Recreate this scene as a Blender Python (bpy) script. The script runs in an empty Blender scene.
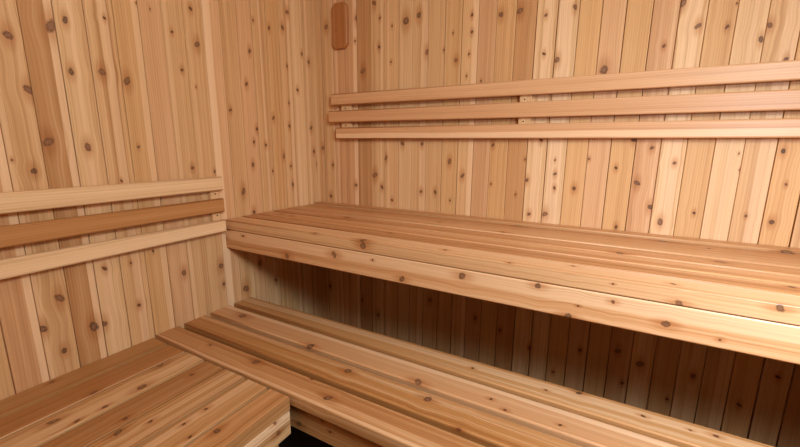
import bpy, bmesh, math, random
from mathutils import Vector, Matrix

# ------------------------------------------------------------------ camera
sc = bpy.context.scene
COL = sc.collection
CF, CYAW, CPITCH, CROLL = 382.018, 0.5102, -0.2007, 0.0073
CPOS = Vector((1.3404, -1.5423, 1.1353))
cd = Vector((-math.sin(CYAW)*math.cos(CPITCH), math.cos(CYAW)*math.cos(CPITCH), math.sin(CPITCH)))
cr = Vector((math.cos(CYAW), math.sin(CYAW), 0)); cu = cr.cross(cd)
_c, _s = math.cos(CROLL), math.sin(CROLL)
cr, cu = cr*_c + cu*_s, cu*_c - cr*_s
cam = bpy.data.cameras.new('camera'); co = bpy.data.objects.new('camera', cam); COL.objects.link(co)
cam.sensor_width = 36; cam.lens = CF/800*36; cam.clip_start = 0.01; cam.clip_end = 50
co.matrix_world = Matrix.Translation(CPOS) @ Matrix((cr, cu, -cd)).transposed().to_4x4()
sc.camera = co

# ------------------------------------------------------------------ light
w = bpy.data.worlds.new('world'); sc.world = w; w.use_nodes = True
w.node_tree.nodes['Background'].inputs[0].default_value = (1.0, 0.93, 0.85, 1)
w.node_tree.nodes['Background'].inputs[1].default_value = 0.02
def area(name, loc, aim, size, power, col, sizey=None, spread=180):
    l = bpy.data.lights.new(name, 'AREA'); l.energy = power; l.color = col
    l.shape = 'RECTANGLE'; l.size = size; l.size_y = sizey or size; l.spread = math.radians(spread)
    o = bpy.data.objects.new(name, l); COL.objects.link(o); o.location = loc
    o.rotation_euler = (Vector(aim) - Vector(loc)).to_track_quat('-Z', 'Y').to_euler()
    return o
area('key_lamp', (1.97, -1.06, 1.30), (1.66, -0.60, 0.82), 0.18, 4.2, (0.90, 1.0, 1.22), 0.22, 125)
area('right_fill', (2.14, -1.72, 1.82), (0.35, -0.40, 1.15), 0.40, 19.5, (0.90, 1.0, 1.0), 0.34)  # added fill from the front right, out of view; no door stands there
area('overhead_fill', (0.95, -1.35, 2.08), (0.9, -1.0, 0.6), 0.4, 2.0, (0.955, 1.0, 1.03), 0.4)  # weak fill added from above, no fixture on the ceiling
try: sc.cycles.diffuse_bounces = 8
except Exception: pass
sc.view_settings.view_transform = 'Standard'; sc.view_settings.look = 'None'
sc.view_settings.exposure = 0.38; sc.view_settings.gamma = 1.0
sc.view_settings.use_curve_mapping = False

# ------------------------------------------------------------------ helpers
def unproj(px, py, axis, val):
    v = cd + cr*((px-400)/CF) - cu*((py-223.5)/CF)
    return CPOS + v*((val-CPOS[axis])/v[axis])
def lin(rgb):
    return tuple(((c/255+0.055)/1.055)**2.4 if c/255 > 0.04045 else c/255/12.92 for c in rgb)

class NT:
    def __init__(s, mat): s.t = mat.node_tree; s.n = s.t.nodes; s.l = s.t.links
    def put(s, sock, v):
        if isinstance(v, bpy.types.NodeSocket): s.l.new(v, sock)
        elif v is not None: sock.default_value = v
    def m(s, op, a, b=None, c=None, clamp=False):
        n = s.n.new('ShaderNodeMath'); n.operation = op; n.use_clamp = clamp
        s.put(n.inputs[0], a)
        if b is not None: s.put(n.inputs[1], b)
        if c is not None: s.put(n.inputs[2], c)
        return n.outputs[0]
    def vec(s, x, y, z):
        n = s.n.new('ShaderNodeCombineXYZ'); s.put(n.inputs[0], x); s.put(n.inputs[1], y); s.put(n.inputs[2], z); return n.outputs[0]
    def sep(s, v):
        n = s.n.new('ShaderNodeSeparateXYZ'); s.l.new(v, n.inputs[0]); return n.outputs
    def noise(s, v, scale=1, detail=2, rough=0.5):
        n = s.n.new('ShaderNodeTexNoise'); s.l.new(v, n.inputs['Vector']); n.inputs['Scale'].default_value = scale
        n.inputs['Detail'].default_value = detail; n.inputs['Roughness'].default_value = rough; return n.outputs[0]
    def attr(s, name):
        n = s.n.new('ShaderNodeAttribute'); n.attribute_name = name; return n.outputs['Vector']
    def rng(s, v, a, b, lo=0.0, hi=1.0):
        n = s.n.new('ShaderNodeMapRange'); n.interpolation_type = 'SMOOTHSTEP'
        for i, q in enumerate((v, a, b, lo, hi)): s.put(n.inputs[i], q)
        return n.outputs[0]
    def mix(s, f, a, b, mode='MIX'):
        n = s.n.new('ShaderNodeMix'); n.data_type = 'RGBA'; n.blend_type = mode; n.clamp_factor = True
        s.put(n.inputs[0], f); s.put(n.inputs[6], a); s.put(n.inputs[7], b); return n.outputs[2]

def cedar(name, rough, grain=1.0):
    mat = bpy.data.materials.new(name); mat.use_nodes = True; N = NT(mat)
    bs = N.n['Principled BSDF']
    uvn = N.n.new('ShaderNodeUVMap'); uvn.uv_map = 'wood'
    U, V, _ = N.sep(uvn.outputs[0])
    seed = N.sep(N.attr('par'))
    sd = seed[0]; stripes = seed[1]
    wob = N.noise(N.vec(N.m('MULTIPLY', U, 6), N.m('MULTIPLY', V, 1.1), sd), 1, 1, 0.5)
    g = N.m('ADD', U, N.m('MULTIPLY', N.m('SUBTRACT', wob, 0.5), 0.009))
    kn = []; g0 = g
    for a in ('kA', 'kB'):
        ku, kv, kr = N.sep(N.attr(a))
        du = N.m('SUBTRACT', U, ku); dv = N.m('SUBTRACT', V, kv)
        rr = N.m('ADD', kr, 0.0006)
        e = N.m('EXPONENT', N.m('MULTIPLY', N.m('POWER', N.m('DIVIDE', dv, N.m('MULTIPLY', rr, 3.2)), 2), -1))
        sg = N.m('DIVIDE', du, N.m('SQRT', N.m('ADD', N.m('MULTIPLY', du, du), N.m('MULTIPLY', rr, rr))))
        g = N.m('SUBTRACT', g, N.m('MULTIPLY', N.m('MULTIPLY', sg, e), N.m('MULTIPLY', rr, 0.5)))
        kn.append((du, dv, rr, kr, ku, kv))
    band = N.noise(N.vec(N.m('MULTIPLY', g, 62), N.m('MULTIPLY', V, 0.5), sd), 1, 4, 0.62)
    fine = N.noise(N.vec(N.m('MULTIPLY', g, 330), N.m('MULTIPLY', V, 5), sd), 1, 3, 0.6)
    low = N.noise(N.vec(N.m('MULTIPLY', g, 14), N.m('MULTIPLY', V, 1.2), N.m('ADD', sd, 7.3)), 1, 1, 0.5)
    ring = N.m('SINE', N.m('MULTIPLY', N.m('ADD', N.m('MULTIPLY', g, 130), N.m('MULTIPLY', low, 3.5)), 6.283))
    ring = N.rng(ring, -0.6, 1.0)
    tone = N.n.new('ShaderNodeAttribute'); tone.attribute_name = 'tone'; tone = tone.outputs['Color']
    # darker late-wood bands, and pale sapwood streaks
    dk = N.mix(1.0, tone, (0.66, 0.52, 0.40, 1), 'MULTIPLY')
    f1 = N.m('MULTIPLY', N.rng(band, 0.46, 0.72), N.m('ADD', N.m('MULTIPLY', stripes, 0.75), 0.2))
    c = N.mix(f1, tone, dk)
    c = N.mix(N.m('MULTIPLY', ring, 0.26*grain), c, N.mix(1.0, c, (0.72, 0.60, 0.50, 1), 'MULTIPLY'))
    thin = N.noise(N.vec(N.m('MULTIPLY', g, 170), N.m('MULTIPLY', V, 0.45), N.m('ADD', sd, 31.0)), 1, 2, 0.6)
    lt = N.mix(0.5, tone, lin((240, 208, 168))+(1,))
    c = N.mix(N.m('MULTIPLY', N.rng(band, 0.48, 0.28), N.m('ADD', N.m('MULTIPLY', stripes, 0.8), 0.1)), c, lt)
    su, sw, ss = N.sep(N.attr('sap'))
    sapn = N.noise(N.vec(N.m('MULTIPLY', V, 3.0), sd, 0.0), 1, 1, 0.5)
    sd_ = N.m('ABSOLUTE', N.m('SUBTRACT', N.m('ADD', g0, N.m('MULTIPLY', N.m('SUBTRACT', sapn, 0.5), 0.007)), su))
    sap = N.m('MULTIPLY', N.rng(N.m('DIVIDE', sd_, N.m('ADD', sw, 0.0001)), 1.12, 0.88), ss)
    c = N.mix(sap, c, lin((236, 200, 158))+(1,))
    c = N.mix(N.m('MULTIPLY', N.rng(fine, 0.35, 0.75), 0.22*grain), c, N.mix(1.0, c, (0.66, 0.54, 0.44, 1), 'MULTIPLY'))
    c = N.mix(N.m('MULTIPLY', N.rng(thin, 0.56, 0.72), N.m('ADD', N.m('MULTIPLY', stripes, 0.5), 0.15)), c, N.mix(1.0, c, (0.64, 0.50, 0.38, 1), 'MULTIPLY'))
    # knots: each an irregular tilted ellipse with its own shape
    q = N.noise(N.vec(N.m('MULTIPLY', U, 150), N.m('MULTIPLY', V, 110), sd), 1, 3, 0.65)
    q2 = N.noise(N.vec(N.m('MULTIPLY', U, 420), N.m('MULTIPLY', V, 300), sd), 1, 2, 0.6)
    for i, (du, dv, rr, kr, ku, kv) in enumerate(kn):
        on = N.m('GREATER_THAN', kr, 0.0004)
        wn = N.n.new('ShaderNodeTexWhiteNoise'); wn.noise_dimensions = '3D'; N.l.new(N.vec(ku, kv, sd), wn.inputs[0])
        h1, h2, h3 = N.sep(wn.outputs['Color'])
        ang = N.m('MULTIPLY', N.m('SUBTRACT', h1, 0.5), 2.4)
        ca, sa = N.m('COSINE', ang), N.m('SINE', ang)
        x = N.m('ADD', N.m('MULTIPLY', du, ca), N.m('MULTIPLY', dv, sa))
        y = N.m('SUBTRACT', N.m('MULTIPLY', dv, ca), N.m('MULTIPLY', du, sa))
        asp = N.m('ADD', N.m('MULTIPLY', h2, 0.75), 0.95)
        rx = N.m('MULTIPLY', rr, N.m('DIVIDE', 0.95, N.m('SQRT', asp)))
        ry = N.m('MULTIPLY', rr, N.m('SQRT', asp))
        d = N.m('SQRT', N.m('ADD', N.m('POWER', N.m('DIVIDE', x, rx), 2), N.m('POWER', N.m('DIVIDE', y, ry), 2)))
        d = N.m('ADD', d, N.m('ADD', N.m('MULTIPLY', N.m('SUBTRACT', q, 0.5), 1.1), N.m('MULTIPLY', N.m('SUBTRACT', q2, 0.5), 0.5)))
        hd = N.m('SQRT', N.m('ADD', N.m('POWER', N.m('DIVIDE', du, rx), 2), N.m('POWER', N.m('DIVIDE', dv, N.m('MULTIPLY', rr, 1.9)), 2)))
        halo = N.m('MULTIPLY', N.m('MULTIPLY', N.rng(hd, 2.6, 0.5), 0.6), on)
        c = N.mix(halo, c, N.mix(1.0, c, (0.66, 0.44, 0.27, 1), 'MULTIPLY'))
        core = N.m('MULTIPLY', N.rng(d, 1.15, 0.6), on)
        big = N.m('MULTIPLY', N.rng(kr, 0.005, 0.010), N.rng(d, 0.75, 0.35))
        kc = N.mix(h3, lin((62, 36, 22))+(1,), lin((116, 66, 36))+(1,))
        kc = N.mix(N.m('MULTIPLY', big, 0.85), kc, lin((150, 108, 76))+(1,))
        kc = N.mix(N.m('MULTIPLY', N.rng(q2, 0.42, 0.62), 0.45), kc, lin((46, 28, 20))+(1,))
        c = N.mix(N.m('MULTIPLY', core, N.m('ADD', N.m('MULTIPLY', h1, 0.15), 0.83)), c, kc)
    N.l.new(c, bs.inputs['Base Color'])
    bs.inputs['Roughness'].default_value = rough
    bs.inputs['Specular IOR Level'].default_value = 0.35
    bp = N.n.new('ShaderNodeBump'); bp.inputs['Strength'].default_value = 0.18; bp.inputs['Distance'].default_value = 0.0006
    N.l.new(fine, bp.inputs['Height']); N.l.new(bp.outputs[0], bs.inputs['Normal'])
    return mat
CEDAR = cedar('rough_cedar', 0.62)
BENCH = cedar('planed_cedar', 0.42, 0.9)
def plain(name, rgb, rough=0.6, metal=0.0, nscale=8, var=0.35):
    mat = bpy.data.materials.new(name); mat.use_nodes = True; N = NT(mat); bs = N.n['Principled BSDF']
    tc = N.n.new('ShaderNodeTexCoord')
    q = N.noise(tc.outputs['Object'], nscale, 4, 0.6)
    c = lin(rgb)
    N.l.new(N.mix(q, tuple(x*(1-var) for x in c)+(1,), tuple(x*(1+var) for x in c)+(1,)), bs.inputs['Base Color'])
    bs.inputs['Roughness'].default_value = rough; bs.inputs['Metallic'].default_value = metal
    return mat
FLOOR = plain('dark_floor', (26, 20, 17), 0.7)
STEEL = plain('dark_nail', (60, 42, 30), 0.5, 0.6)
PLASTER = plain('lamp_metal', (180, 178, 172), 0.4, 0.3)

class Boards:
    """collects boards (bevelled, unwrapped along the grain) that become ONE mesh"""
    def __init__(s): s.bm = bmesh.new(); s.uv = s.bm.loops.layers.uv.new('wood'); s.rec = []
    def add(s, L, W, T, l0, l1, w0, w1, t0, t1, tone, knots=(), sap=(0, 0, 0), seed=None, stripes=0.4, bev=0.003, segs=2):
        """L, W, T: axis index + sign per direction. knots: (w_or_t, l, r, face) face 'T' (t=t1) or 'W' (w=w1)"""
        seed = random.uniform(0, 90) if seed is None else seed
        Lv, Wv, Tv = (Vector([float(k == abs(a)-1) * (1 if a > 0 else -1) for k in range(3)]) for a in (L, W, T))
        wd, th = w1-w0, t1-t0
        pts = []          # cross section with perimeter coordinate
        cor = [(w0, t0, 1, 1), (w0, t1, 1, -1), (w1, t1, -1, -1), (w1, t0, -1, 1)]
        b = min(bev, wd/3, th/3)
        angs = [(270, 180), (180, 90), (90, 0), (0, -90)]
        for (x, y, sx, sy), (a0, a1) in zip(cor, angs):
            cx, cy = x+sx*b, y+sy*b
            for i in range(segs+1):
                a = math.radians(a0 + (a1-a0)*i/segs)
                pts.append((cx+b*math.cos(a), cy+b*math.sin(a)))
        def pu(x, y, i):
            k = i//(segs+1)
            if i >= len(pts): return 2*(wd+th)
            if k == 0: return (y-t0) if (x-w0) < (y-t0)+1e-9 else -(x-w0)
            if k == 1: return th-(t1-y) if (t1-y) > (x-w0) else th+(x-w0)
            if k == 2: return th+wd-(w1-x) if (w1-x) > (t1-y) else th+wd+(t1-y)
            return th+wd+th-(y-t0) if (y-t0) > (w1-x) else 2*th+wd+(w1-x)
        us = [pu(x, y, i) for i, (x, y) in enumerate(pts)]
        us.append(us[0] + 2*(wd+th))
        ks = []
        for kk in knots:
            a, l, r, face = kk
            ks.append(((th+(a-w0)) if face == 'T' else th+wd+(t1-a), l, r))
        ks.sort(key=lambda k: k[1])
        cuts = [l0]
        for a, c in zip(ks, ks[1:]):
            mid = (a[1]*(c[2]+.001)+c[1]*(a[2]+.001))/(a[2]+c[2]+.002)
            cuts.append(min(max(mid, l0+1e-4), l1-1e-4))
        cuts.append(l1)
        for i in range(1, len(cuts)): cuts[i] = max(cuts[i], cuts[i-1]+1e-5)
        rings = []
        for l in cuts:
            rings.append([s.bm.verts.new(Lv*l + Wv*x + Tv*y) for x, y in pts])
        n = len(pts)
        def rec(f, si):
            if ks:
                ka = ks[si]
                others = [k for j, k in enumerate(ks) if j != si]
                m = cuts[si], cuts[si+1]
                kb = min(others, key=lambda k: abs(k[1]-ka[1])) if others else (0, -99, 0)
            else: ka = kb = (0, -99, 0)
            s.rec.append((f, ka, kb, tone, seed, stripes, (sap[0]+th, sap[1], sap[2])))
        for si in range(len(cuts)-1):
            for i in range(n):
                j = (i+1) % n
                f = s.bm.faces.new((rings[si][i], rings[si][j], rings[si+1][j], rings[si+1][i]))
                for lp, (uu, ll) in zip(f.loops, ((us[i], cuts[si]), (us[i+1], cuts[si]), (us[i+1], cuts[si+1]), (us[i], cuts[si+1]))):
                    lp[s.uv].uv = (uu, ll)
                f.smooth = (i % (segs+1)) != segs      # round only the eased edges
                rec(f, si)
        for ring, si, l in ((rings[0], 0, l0), (rings[-1], len(cuts)-2, l1)):
            f = s.bm.faces.new(ring)
            for lp, (x, y) in zip(f.loops, pts): lp[s.uv].uv = (x-w0+3, l+(y-t0)*.3)
            rec(f, si)
        return s
    def build(s, name, mat, parent=None, origin=None):
        me = bpy.data.meshes.new(name)
        s.bm.faces.index_update()
        order = {f.index: r for f, r in zip([r[0] for r in s.rec], s.rec)}
        bmesh.ops.recalc_face_normals(s.bm, faces=s.bm.faces[:])
        if origin is not None: bmesh.ops.translate(s.bm, verts=s.bm.verts[:], vec=-Vector(origin))
        n = len(s.bm.faces); s.bm.to_mesh(me); s.bm.free()
        for an, fn in (('kA', lambda r: r[1]), ('kB', lambda r: r[2]), ('par', lambda r: (r[4], r[5], 0)), ('sap', lambda r: r[6])):
            a = me.attributes.new(an, 'FLOAT_VECTOR', 'FACE')
            a.data.foreach_set('vector', [c for i in range(n) for c in fn(order[i])])
        a = me.attributes.new('tone', 'FLOAT_COLOR', 'FACE')
        a.data.foreach_set('color', [c for i in range(n) for c in tuple(order[i][3])+(1,)])
        me.materials.append(mat)
        o = bpy.data.objects.new(name, me); COL.objects.link(o)
        if parent is not None: o.parent = parent
        elif origin is not None: o.location = origin
        return o

def thing(name, label, cat, loc, group=None):
    o = bpy.data.objects.new(name, None); COL.objects.link(o); o.location = loc; o.empty_display_size = 0.1
    o['label'] = label; o['category'] = cat
    if group: o['group'] = group
    return o

random.seed(11)
PX = 1/CF
def knots_on(lst, axis, val):
    """photo spots -> (point, radius in metres) on the plane axis=val"""
    out = []
    for k in lst:
        p = unproj(k[0], k[1], axis, val); dist = (p-CPOS).dot(cd)
        nrm = abs((p-CPOS)[axis])/(p-CPOS).length
        out.append((p, k[2]*PX*dist*(0.88 if nrm > .5 else 1.0)))
    return out
def jit(c, a=0.05):
    k = 1+random.uniform(-a, a); return tuple(x*k for x in c)

TAN = lin((214, 172, 122)); PINK = lin((214, 168, 123)); GOLD = lin((212, 166, 110)); LIGHT = lin((224, 187, 139))
BROWN = lin((184, 132, 80)); ROSE = lin((204, 155, 110)); CREAM = lin((234, 200, 155)); HONEY = lin((188, 135, 82))

# ------------------------------------------------------------------ dimensions
H1, H2 = 0.843, 0.483           # bench tops
XR, YF, ZC = 2.30, -2.10, 2.12  # room
PITCH = 0.0717

# ------------------------------------------------------------------ walls
KB = [(326,27,2.6),(357,18,3),(355,41,1.2),(363,71,3),(380,18,1.3),(379,47,1.8),(374,3,2.6),(391,62,1.1),(392,26,1.1),
 (406,21,4),(419,15,3.2),(427,52,2.8),(453,33,1),(456,60,2.2),(444,50,1.2),(472,15,1.8),(472,32,1.7),(469,54,1.4),(466.5,76,1.2),
 (501,14.5,2.8),(520,11,3.4),(546,15,1.9),(544,54,1.8),(557,60,3),(575,7,2.7),(481,81,1.1),(604,70,4.4),(664,46,1.9),(698,26,3),
 (727,27,2.1),(770,25,3),(761,39,3),(683,3,3.6),(786,59,2.3),(737,3,1),
 (402.5,143.5,2.3),(422,144,2),(449.5,161.5,2.6),(462.5,175.5,2.4),(421,191.5,1.8),(435,192,2.1),(491,184,1),(493,145,1.7),
 (515.5,194.5,1.1),(525,159.5,1.1),(527,180,2.1),(541,140,2),(555,160,1.1),(555,174,1.8),(554.5,188,1.8),(574,188.5,2.2),(589,159,1.3),
 (450,200.5,1.1),(529,214,2),(545,214,3),(634,140,2.4),(616,168,1.7),(652,148,2.2),(637,183,2.9),(650.5,207,2.8),(674.5,163,2),
 (694,213,1.6),(739,153.5,.9),(740,170,1.1),(783,151,2.5),(786,184.5,1.5),(771.5,222,2.6),(746,216,1.3),(660,222,3.3),(616,227,2),
 (386,158,2.2),(375,175,3.2),(382,187,2.1),(392,200,1.5),(356,185,1.9),(333,165,1.6),(331,196,2),(323,148,2.2),
 (297,270,2.4),(307,303,2.2),(330,286,2),(362,300,1.8),(378,315,2.2),(430,300,2.6),(475,318,2.3),(530,348,2.6),(553,372,1.8),
 (618,351,3),(640,364,4),(693,376,3),(667,399,1.8),(739,405,2.4),(778,377,2.4),(622,383,2),(500,330,2),(580,350,2)]
KL = [(249.5,51,2.2),(253,20,1.3),(246.5,84,2.1),(230.5,110,2),(269,28,2),(282.5,27.5,2.3),(287,12,2.6),(297.5,90,1.8),(302,54,1.8),
 (308.5,62,1.9),(287,66,1.2),(289,103,1.2),(273.5,118,2.1),(257,129,1.9),(254,142,1.7),(253,164.5,2.2),(266,145,1.6),
 (243.5,191.5,3.2),(289.5,126,1.7),(311,128,2.2),(284,156,2.3),(291,166,1.4),(314,151.5,1.8),(317.5,164,2.4),(293,184.5,1.8),
 (273,171,1.2),(215,171.5,1.6),(254,212,2.2),(8,35,4.6),(51,26,6.2),(65,20,3.4),(29,90,4.8),(71,71.5,3.4),(102,72,3.6),(127,81,4),
 (104.5,18,1.7),(190.5,8.5,2.2),(197,44.5,3.2),(172,32,1.6),(182,70,1.8),(136.5,3,1.2),(196,87,.9),(150,9,.9),
 (48.5,142,5.2),(88,147,3.8),(34,171,3.2),(121.5,181,1.4),(138.5,147,1.4),(192.5,168,2),(12,160,1.2),
 (104.5,268.5,2.6),(184,272.5,3),(60,298,4.8),(94,326.5,5),(104,324,3.6),(43,329,4.2),(139,305,2.2),(153,251,1.3),(131,263,1.2),
 (64.5,350.5,3),(221,266,3),(224,284,2),(246,288.5,4),(260,263,2.8),(276,280,2)]
WT = 0.03
def wall(name, seams, axis, toneplan, knots, kdist):
    """boards run up the wall; faces at 0 on the other axis, body behind"""
    B = Boards()
    kw = knots_on(knots, 1 if axis == 'x' else 0, 0.0)
    for i, (a, b) in enumerate(zip(seams, seams[1:])):
        g = random.choice((0.0004, 0.0006, 0.0009, 0.0015))
        base, stripes, sap = toneplan.get(i, (None, None, None))
        if base is None:
            base = random.choice((TAN, PINK, GOLD, LIGHT, TAN, HONEY)); stripes = random.choice((.1, .3, .6, .9))
            sap = random.choice(((0, 0, 0), (0, 0, 0), (b-a-.012, .009, .7), (.010, .008, .6)))
        base = tuple(x*.7+y*.3 for x, y in zip(base, TAN))
        ks = []
        for p, r in kw:
            q = p.x if axis == 'x' else p.y
            if a+0.0015 <= q < b+0.0015: ks.append((q if axis == 'x' else q, p.z, r, 'T'))
        for _ in range(random.randint(0, 1)):   # parts of the wall the photo does not reach
            ks.append((random.uniform(a+.012, b-.012), random.uniform(1.9, 2.1), .003, 'T'))
        if axis == 'x':   # wall in plane y=0, face towards -y ; L=z, W=x, T=-y
            if i == 0: a = -.0185
            B.add(3, 1, -2, 0, ZC, a+g, b-g, -0.018, 0.0, jit(base), ks, sap, None, stripes, 0.0016)
        else:             # wall in plane x=0, face towards +x ; L=z, W=y, T=+x
            B.add(3, 2, 1, 0, ZC, a+g, b-g, -0.018, 0.0, jit(base), ks, sap, None, stripes, 0.0016)
    a, b = seams[0], seams[-1]
    if axis == 'x': B.add(3, 1, -2, 0, ZC, -.06, b, -0.06, -0.019, lin((120, 78, 48)), bev=.001)
    else: B.add(3, 2, 1, 0, ZC, a, b, -0.06, -0.019, lin((120, 78, 48)), bev=.001)
    o = B.build(name, CEDAR); o['kind'] = 'structure'; return o
bs = [0.0, .032, .104, .172, .245, .318, .390, .467, .532, .606, .679, .752, .819, .889, .961, 1.034, 1.106, 1.175, 1.245, 1.316, 1.390, 1.461, 1.531, 1.602, 1.673, 1.746, 1.818]
while bs[-1] < XR-.05: bs.append(bs[-1]+PITCH)
bs[-1] = XR
N0 = (0, 0, 0)
bplan = {0: (TAN, .3, N0), 1: (TAN, .3, (.066, .005, .4)), 2: (ROSE, .3, (.02, .006, .5)), 3: (ROSE, .3, (.058, .010, .75)),
 4: (BROWN, .4, N0), 5: (TAN, .5, (.058, .005, .6)), 6: (TAN, .5, (.02, .005, .4)), 7: (LIGHT, .3, N0), 8: (TAN, .5, (.055, .014, .45)),
 9: (TAN, .3, N0), 10: (GOLD, .2, N0), 11: (TAN, .4, (.055, .012, .5)), 12: (ROSE, .2, N0), 13: (GOLD, .3, N0), 14: (HONEY, .2, N0),
 15: (LIGHT, .8, (.040, .016, .5)), 16: (LIGHT, .9, (.03, .022, .7)), 17: (GOLD, .1, N0), 18: (PINK, .2, N0), 19: (GOLD, .15, N0),
 20: (ROSE, .3, (.06, .004, .4)), 21: (LIGHT, .9, (.035, .02, .6)), 22: (GOLD, .2, N0), 23: (LIGHT, .4, (.045, .008, .4)),
 24: (TAN, .4, (.055, .018, .5)), 25: (GOLD, .3, N0), 26: (TAN, .5, N0)}
wall('wall_back', bs, 'x', bplan, KB, None)
ls = [0.0, -.0205, -.0935, -.166, -.238, -.31, -.383, -.455, -.527, -.599, -.671, -.744, -.816, -.888, -.962, -1.033, -1.104, -1.176]
while ls[-1] > YF+.05: ls.append(ls[-1]-.0725)
ls[-1] = YF
ls = ls[::-1]; ls[-1] = 0.0012
nl = len(ls)-1
lt_ = {0: (TAN, .3, N0), 1: (TAN, .5, (.02, .006, .5)), 2: (LIGHT, .5, (.02, .01, .5)), 3: (TAN, .6, (.055, .008, .6)), 4: (GOLD, .5, N0),
 5: (TAN, .6, (.04, .006, .5)), 6: (PINK, .4, N0), 7: (TAN, .6, N0), 8: (PINK, .4, (.010, .020, .9)), 9: (TAN, .4, N0),
 10: (TAN, .4, (.01, .006, .4)), 11: (PINK, .3, N0), 12: (GOLD, .2, (.060, .010, .5)), 13: (TAN, 1.0, (.045, .012, .5)), 14: (LIGHT, .7, (.03, .012, .4)),
 15: (BROWN, .3, (.062, .010, .75)), 16: (TAN, .7, (.005, .006, .4)), 17: (ROSE, .3, (.062, .009, .85)), 18: (TAN, .4, N0), 19: (BROWN, .4, (.06, .007, .7))}
wall('wall_left', ls, 'y', {nl-1-k: v for k, v in lt_.items()}, KL, None)
def slab(name, x0, x1, y0, y1, z0, z1, mat, tone=None, boards=None):
    B = Boards()
    if boards is None: B.add(1, 2, 3, x0, x1, y0, y1, z0, z1, tone or TAN, bev=.001)
    else:
        ax, n = boards
        for i in range(n):
            g = .0008
            base = jit(random.choice((TAN, PINK, GOLD, LIGHT)))
            if ax == 'y': B.add(3, 2, 1, z0, z1, y0+(y1-y0)*i/n+g, y0+(y1-y0)*(i+1)/n-g, x0, x1, base, bev=.0016)
            elif ax == 'x': B.add(3, 1, 2, z0, z1, x0+(x1-x0)*i/n+g, x0+(x1-x0)*(i+1)/n-g, y0, y1, base, bev=.0016)
            else: B.add(1, 2, 3, x0, x1, y0+(y1-y0)*i/n+g, y0+(y1-y0)*(i+1)/n-g, z0, z1, base, bev=.0016)
    o = B.build(name, mat); o['kind'] = 'structure'; return o
slab('wall_right', XR, XR+.04, YF, 0, 0, ZC, CEDAR, boards=('y', 28))
slab('wall_front', 0, XR, YF-.04, YF, 0, ZC, CEDAR, boards=('x', 31))
slab('ceiling', -.05, XR+.05, YF-.05, .05, ZC, ZC+.04, CEDAR, boards=('z', 30))
slab('floor', -.06, XR+.05, YF-.05, .06, -.05, 0, FLOOR)

# ------------------------------------------------------------------ upper bench
XE = XR-.004
def pick(lst, axis, val, lo, hi, wa):
    """knots of lst lying on a board whose wa coordinate is within lo..hi"""
    return [(p, r) for p, r in knots_on(lst, axis, val) if lo-.003 <= p[wa] < hi+.003]
KU = [(347,217.5,3),(518,225,3.4),(663,240,4.2),(620,253,3.4),(788,252,4),(720,262,4),(792,287,3),(709,247.5,1.5),(503,232,2.2),(292,216,1.6),
      (282,214,1.6),(390,233,1.6),(440,222,1.6),(315,233,1.6),(363,240,4),(445,250,2),(573,266,2),(673,284,2.4)]
KUE = [(363,246,4),(509,262,1.6),(679,304,4.2),(780,308,4.5),(613,284,1)]
KF = [(226,238,2),(287,256,3.2),(334,254.5,3.8),(372.5,260,1.2),(402,279,3.4),(462,276,4.2),(538,286,3.4),(568,316.5,4),(666,324,4.2),
      (613,302,2.2),(578,306,1.1),(243,236,1.5),(720,340,1.5)]
ub = thing('upper_bench', 'wide upper cedar bench along the back wall, the highest of the benches', 'bench', (1.15, -.29, H1))
UO = ub.location
UD = 0.584; n = 7; ed = [-UD*(i)/n for i in range(n+1)]
ed = [0, -.064, -.156, -.252, -.338, -.424, -.502, -UD]
ut = [lin((206,158,108)), lin((194,142,92)), lin((208,160,110)), lin((194,142,92)), lin((204,154,104)), lin((192,140,90)), lin((214,170,122))]
for i in range(n):
    B = Boards(); y1, y0 = ed[i], ed[i+1]
    g = .0045
    a, b = -(y1-((g if i > 1 else .007) if i else .001)), -(y0+(g if i < n-1 else 0))   # w = -y
    ks = [(-p.y, p.x, r, 'T') for p, r in pick(KU, 2, H1, y0, y1, 1)]
    dz = (0.003, -.003, 0, 0, 0, 0, 0)[i]
    if i == n-1: ks += [(p.z, p.x, r, 'W') for p, r in knots_on(KUE, 1, -UD)]
    ks = [k for k in ks if .03 < k[1] < XE-.02]
    # L=+x, W=-y, T=+z
    B.add(1, -2, 3, .003, XE, a, b, H1-.038+dz, H1+dz, jit(ut[i], .04), ks, (.006, .006, .6) if i in (6, 3) else N0, 3.1*i+2, (.7, .8, .9, .7, .9, 1.0, .6)[i], .003, 2)
    B.build('seat_slat', BENCH, ub, UO)
B = Boards()
ks = [(p.z, p.x, r, 'W') for p, r in knots_on(KF, 1, -UD+.001)]
B.add(1, -2, 3, .006, XE, UD-.039, UD-.001, .7265, .8035, lin((206, 156, 106)), ks, (.056, .019, .5), 44.2, .8, .004, 3)
B.build('front_fascia', BENCH, ub, UO)
for x in (.02, .62, 1.22, 1.82, 2.24):
    B = Boards(); B.add(2, 1, 3, -.542, -.002, x, x+.038, .745, .8, HONEY); B.build('bearer', BENCH, ub, UO)

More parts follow.
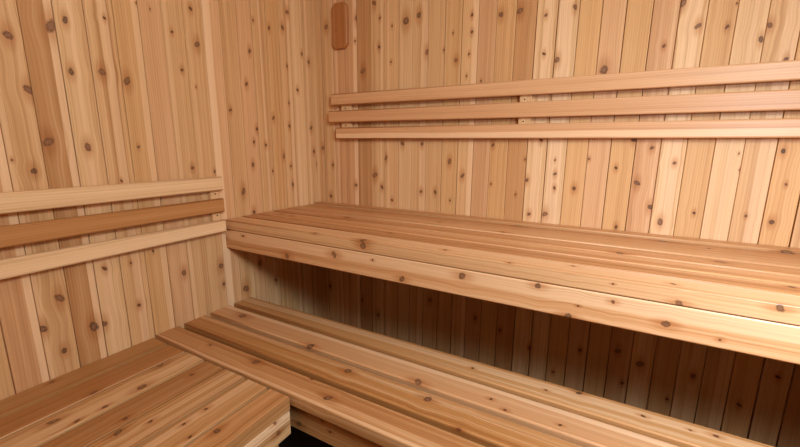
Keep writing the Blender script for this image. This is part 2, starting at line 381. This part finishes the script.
# ------------------------------------------------------------------ lower bench
KLo = [(256,362,3.4),(328,398,4.6),(312,379,1.5),(505,410,2),(348,371,4),(428,399,4.4),(458,429,3),(242.5,316,4),(418,382,4.8),(310,346,4.2),(491,399,1.8),
       (276,301,1.5),(472.5,368,1.6),(546,390,1.6),(579,393,3),(643,416,2.2),(716,436,2.8),(690,430,1.5),(210,345,1.4),(560,425,2)]
lb = thing('lower_bench', 'low cedar bench of four spaced slats under the upper bench front', 'bench', (1.15, -.69, H2))
LO = lb.location
le = [(-.485, -.572), (-.591, -.679), (-.699, -.786), (-.806, -.889)]
ltn = [lin((194, 144, 90)), lin((202, 154, 107)), lin((182, 131, 77)), lin((192, 143, 93))]
for i, (y1, y0) in enumerate(le):
    B = Boards()
    ks = [(-p.y, p.x, r, 'T') for p, r in pick(KLo, 2, H2, y0, y1, 1)]
    B.add(1, -2, 3, (.004, .002, .002, .002)[i], XE, -y1, -y0, H2-.038, H2, jit(ltn[i], .02), ks,
          ((.03, .014, .35), (.010, .012, .5), (.004, .004, .3), (.078, .005, .5))[i], 7.7*i+5.3, (.8, .6, .8, .7)[i], .005, 3)
    B.build('seat_slat', BENCH, lb, LO)
B = Boards()
ks = [(p.z, p.x, r, 'W') for p, r in knots_on([(299,424,3.5),(330,432,1.5),(322,421,1.5)], 1, -.85)]
B.add(1, -2, 3, .012, XE, .812, .85, .336, .4445, HONEY, ks, N0, 61, .5, .003)
B.build('front_apron', BENCH, lb, LO)
B = Boards(); B.add(1, -2, 3, .012, XE, .50, .538, .336, .4445, HONEY, (), N0, 62, .5, .003); B.build('back_rail', BENCH, lb, LO)
for x in (.05, .75, 1.45, 2.15):
    B = Boards(); B.add(2, 1, 3, -.811, -.539, x, x+.038, .345, .4445, HONEY); B.build('bearer', BENCH, lb, LO)
for x in (.06, 1.15, 2.2):
    for y in (-.84, -.54):
        B = Boards(); B.add(3, 1, 2, 0, .336, x, x+.06, y, y+.03, HONEY); B.build('leg', BENCH, lb, LO)

# ------------------------------------------------------------------ side bench (left)
KS = [(262,385,3.2),(217,431,4.2),(206,409,2.4),(142,387,4.2),(160,365,3.6),(170,347,3),(94,392,2.8),(105,407,2.4),(77,421,2.8),
      (125,418.5,2.8),(118,433,4.2),(150.5,422,2.6),(53,422,4.2),(191.5,374.5,2),(184,424,2.4),(52,382,2.2),(190,437,2)]
H3 = H2-.005
sb = thing('side_bench', 'low cedar bench of close-set boards along the left wall', 'bench', (.32, -1.45, H3))
SO = sb.location
se = [0, .089, .187, .286, .380, .475, .567, .646]
st = [lin(c) for c in ((178, 130, 78), (172, 121, 70), (192, 148, 98), (172, 122, 72), (184, 137, 86), (192, 147, 96), (190, 141, 90))]
for i in range(7):
    B = Boards(); g = .0044
    ks = [(p.x, p.y, r, 'T') for p, r in pick(KS, 2, H3, se[i], se[i+1], 0)]
    ks = [k for k in ks if k[1] < -.91]
    # L=+y, W=+x, T=+z
    B.add(2, 1, 3, YF+.004, -.8965, se[i]+(g if i else .002), se[i+1]-(g if i < 6 else 0), H3-.038, H3+(0, -.001, .0005, -.0005, .001, 0, .0005)[i], jit(st[i], .04), ks,
          (N0, (.09, .003, .5), (.06, .015, .4), N0, (.07, .01, .3), (.02, .012, .4), N0)[i], 5.1*i+30, (.6, .6, .8, .8, 1.0, 1.0, .9)[i], .002, 2)
    B.build('seat_board', BENCH, sb, SO)
B = Boards()
ks = [(p.z, p.y, r, 'W') for p, r in knots_on([(275,423,2.4),(278.5,433,3.2)], 0, .645)]
B.add(2, 1, 3, YF+.004, -.8975, .607, .645, .366, H3-.0395, TAN, ks, (.052, .014, .9), 71, .9, .003)
B.build('front_fascia', BENCH, sb, SO)
for y in (-2.0, -1.5, -.96):
    B = Boards(); B.add(1, 2, 3, .01, .605, y, y+.038, .366, H3-.0395, HONEY); B.build('bearer', BENCH, sb, SO)
for y in (-2.05, -.96):
    for x in (.02, .58):
        B = Boards(); B.add(3, 1, 2, 0, .365, x, x+.03, y, y+.05, HONEY); B.build('leg', BENCH, sb, SO)

# ------------------------------------------------------------------ backrests
def nail(parent, org, loc, axis):
    bm = bmesh.new()
    bmesh.ops.create_cone(bm, cap_ends=True, segments=14, radius1=.0030, radius2=.0024, depth=.002)
    me = bpy.data.meshes.new('nail'); rot = Matrix.Rotation(math.radians(90), 4, 'X' if axis == 'y' else 'Y')
    bm.transform(Matrix.Translation(Vector(loc)-Vector(org)) @ rot); bm.to_mesh(me); bm.free()
    me.materials.append(STEEL); o = bpy.data.objects.new('nail', me); COL.objects.link(o); o.parent = parent
br = thing('backrest', 'long three-rail cedar backrest mounted on the back wall above the upper bench', 'backrest', (1.2, -.02, 1.27))
BO = br.location
for (x0, zb, zt, tn, sp, sv) in ((.114, 1.3216, 1.375, lin((216,170,124)), N0, .2), (.097, 1.2414, 1.2975, lin((210,162,116)), N0, .15), (.139, 1.1653, 1.2192, lin((212,164,118)), (.014, .011, .7), .3)):
    B = Boards(); B.add(1, 3, -2, x0, XE, zb, zt, .0185, .037, tn, (), sp, random.uniform(0, 50), sv, .005, 3)
    B.build('rail', BENCH, br, BO)
for x0, x1 in ((.160, .215), (.998, 1.042), (1.86, 1.905)):
    B = Boards(); B.add(3, 1, -2, 1.172, 1.366, x0, x1,   .0005, .018, LIGHT, (), N0, None, .3, .001); B.build('cleat', BENCH, br, BO)
    for z in (1.308, 1.2285): nail(br, BO, ((x0+x1)/2-.004, -.0188, z), 'y')
bl = thing('backrest', 'shorter three-rail cedar backrest mounted on the left wall', 'backrest', (.02, -1.35, .91))
LB = bl.location
for (zb, zt, tn, sp, sv) in ((.9635, 1.0158, CREAM, N0, .2), (.8795, .933, HONEY, N0, .25), (.8007, .850, CREAM, (.02, .012, .5), .4)):
    B = Boards(); B.add(2, 3, 1, YF+.004, -.602, zb, zt, .0185, .037, tn, (), sp, random.uniform(0, 50), sv, .005, 3)
    B.build('rail', BENCH, bl, LB)
for y0, y1 in ((-.642, -.603), (-1.42, -1.375), (-2.05, -2.005)):
    B = Boards(); B.add(3, 2, 1, .81, 1.01, y0, y1,   .0005, .018, LIGHT, (), N0, None, .3, .001); B.build('cleat', BENCH, bl, LB)
    for z in (.950, .8675): nail(bl, LB, (.0188, (y0+y1)/2, z), 'x')

# ------------------------------------------------------------------ vent cover
vb = Boards()
def octplate():
    bm = bmesh.new(); uv = bm.loops.layers.uv.new('wood')
    x0, x1, z0, z1, c = .114, .199, 1.578, 1.775, .017
    out = [(x0+c, z0), (x1-c, z0), (x1, z0+c), (x1, z1-c), (x1-c, z1), (x0+c, z1), (x0, z1-c), (x0, z0+c)]
    def ring(y, ins):
        cx, cz = (x0+x1)/2, (z0+z1)/2; r = []
        for x, z in out: r.append(bm.verts.new((x-math.copysign(ins, x-cx), y, z-math.copysign(ins, z-cz))))
        return r
    rs = [ring(-.0005, 0), ring(-.015, 0), ring(-.018, .003)]
    for a, b in zip(rs, rs[1:]):
        for i in range(8): bm.faces.new((a[i], a[(i+1) % 8], b[(i+1) % 8], b[i]))
    bm.faces.new(rs[-1]); bm.faces.new(rs[0][::-1])
    bmesh.ops.recalc_face_normals(bm, faces=bm.faces[:])
    for f in bm.faces:
        for lp in f.loops: lp[uv].uv = (lp.vert.co.x - lp.vert.co.y, lp.vert.co.z)
    me = bpy.data.meshes.new('vent_cover'); bmesh.ops.translate(bm, verts=bm.verts[:], vec=(-.1565, 0, -1.6765)); bm.to_mesh(me); nf = len(bm.faces); bm.free()
    for an, v in (('kA', (.157, 1.66, .0015)), ('kB', (0, -99, 0)), ('par', (3.3, .3, 0)), ('sap', (0, 0, 0))):
        a = me.attributes.new(an, 'FLOAT_VECTOR', 'FACE'); a.data.foreach_set('vector', list(v)*nf)
    a = me.attributes.new('tone', 'FLOAT_COLOR', 'FACE'); a.data.foreach_set('color', (list(lin((172, 114, 64)))+[1])*nf)
    me.materials.append(BENCH)
    o = bpy.data.objects.new('vent_cover', me); COL.objects.link(o); o.location = (.1565, 0, 1.6765)
    o['label'] = 'small brown wooden vent cover with clipped corners on the back wall near the corner'; o['category'] = 'vent cover'
octplate(); vb.bm.free()
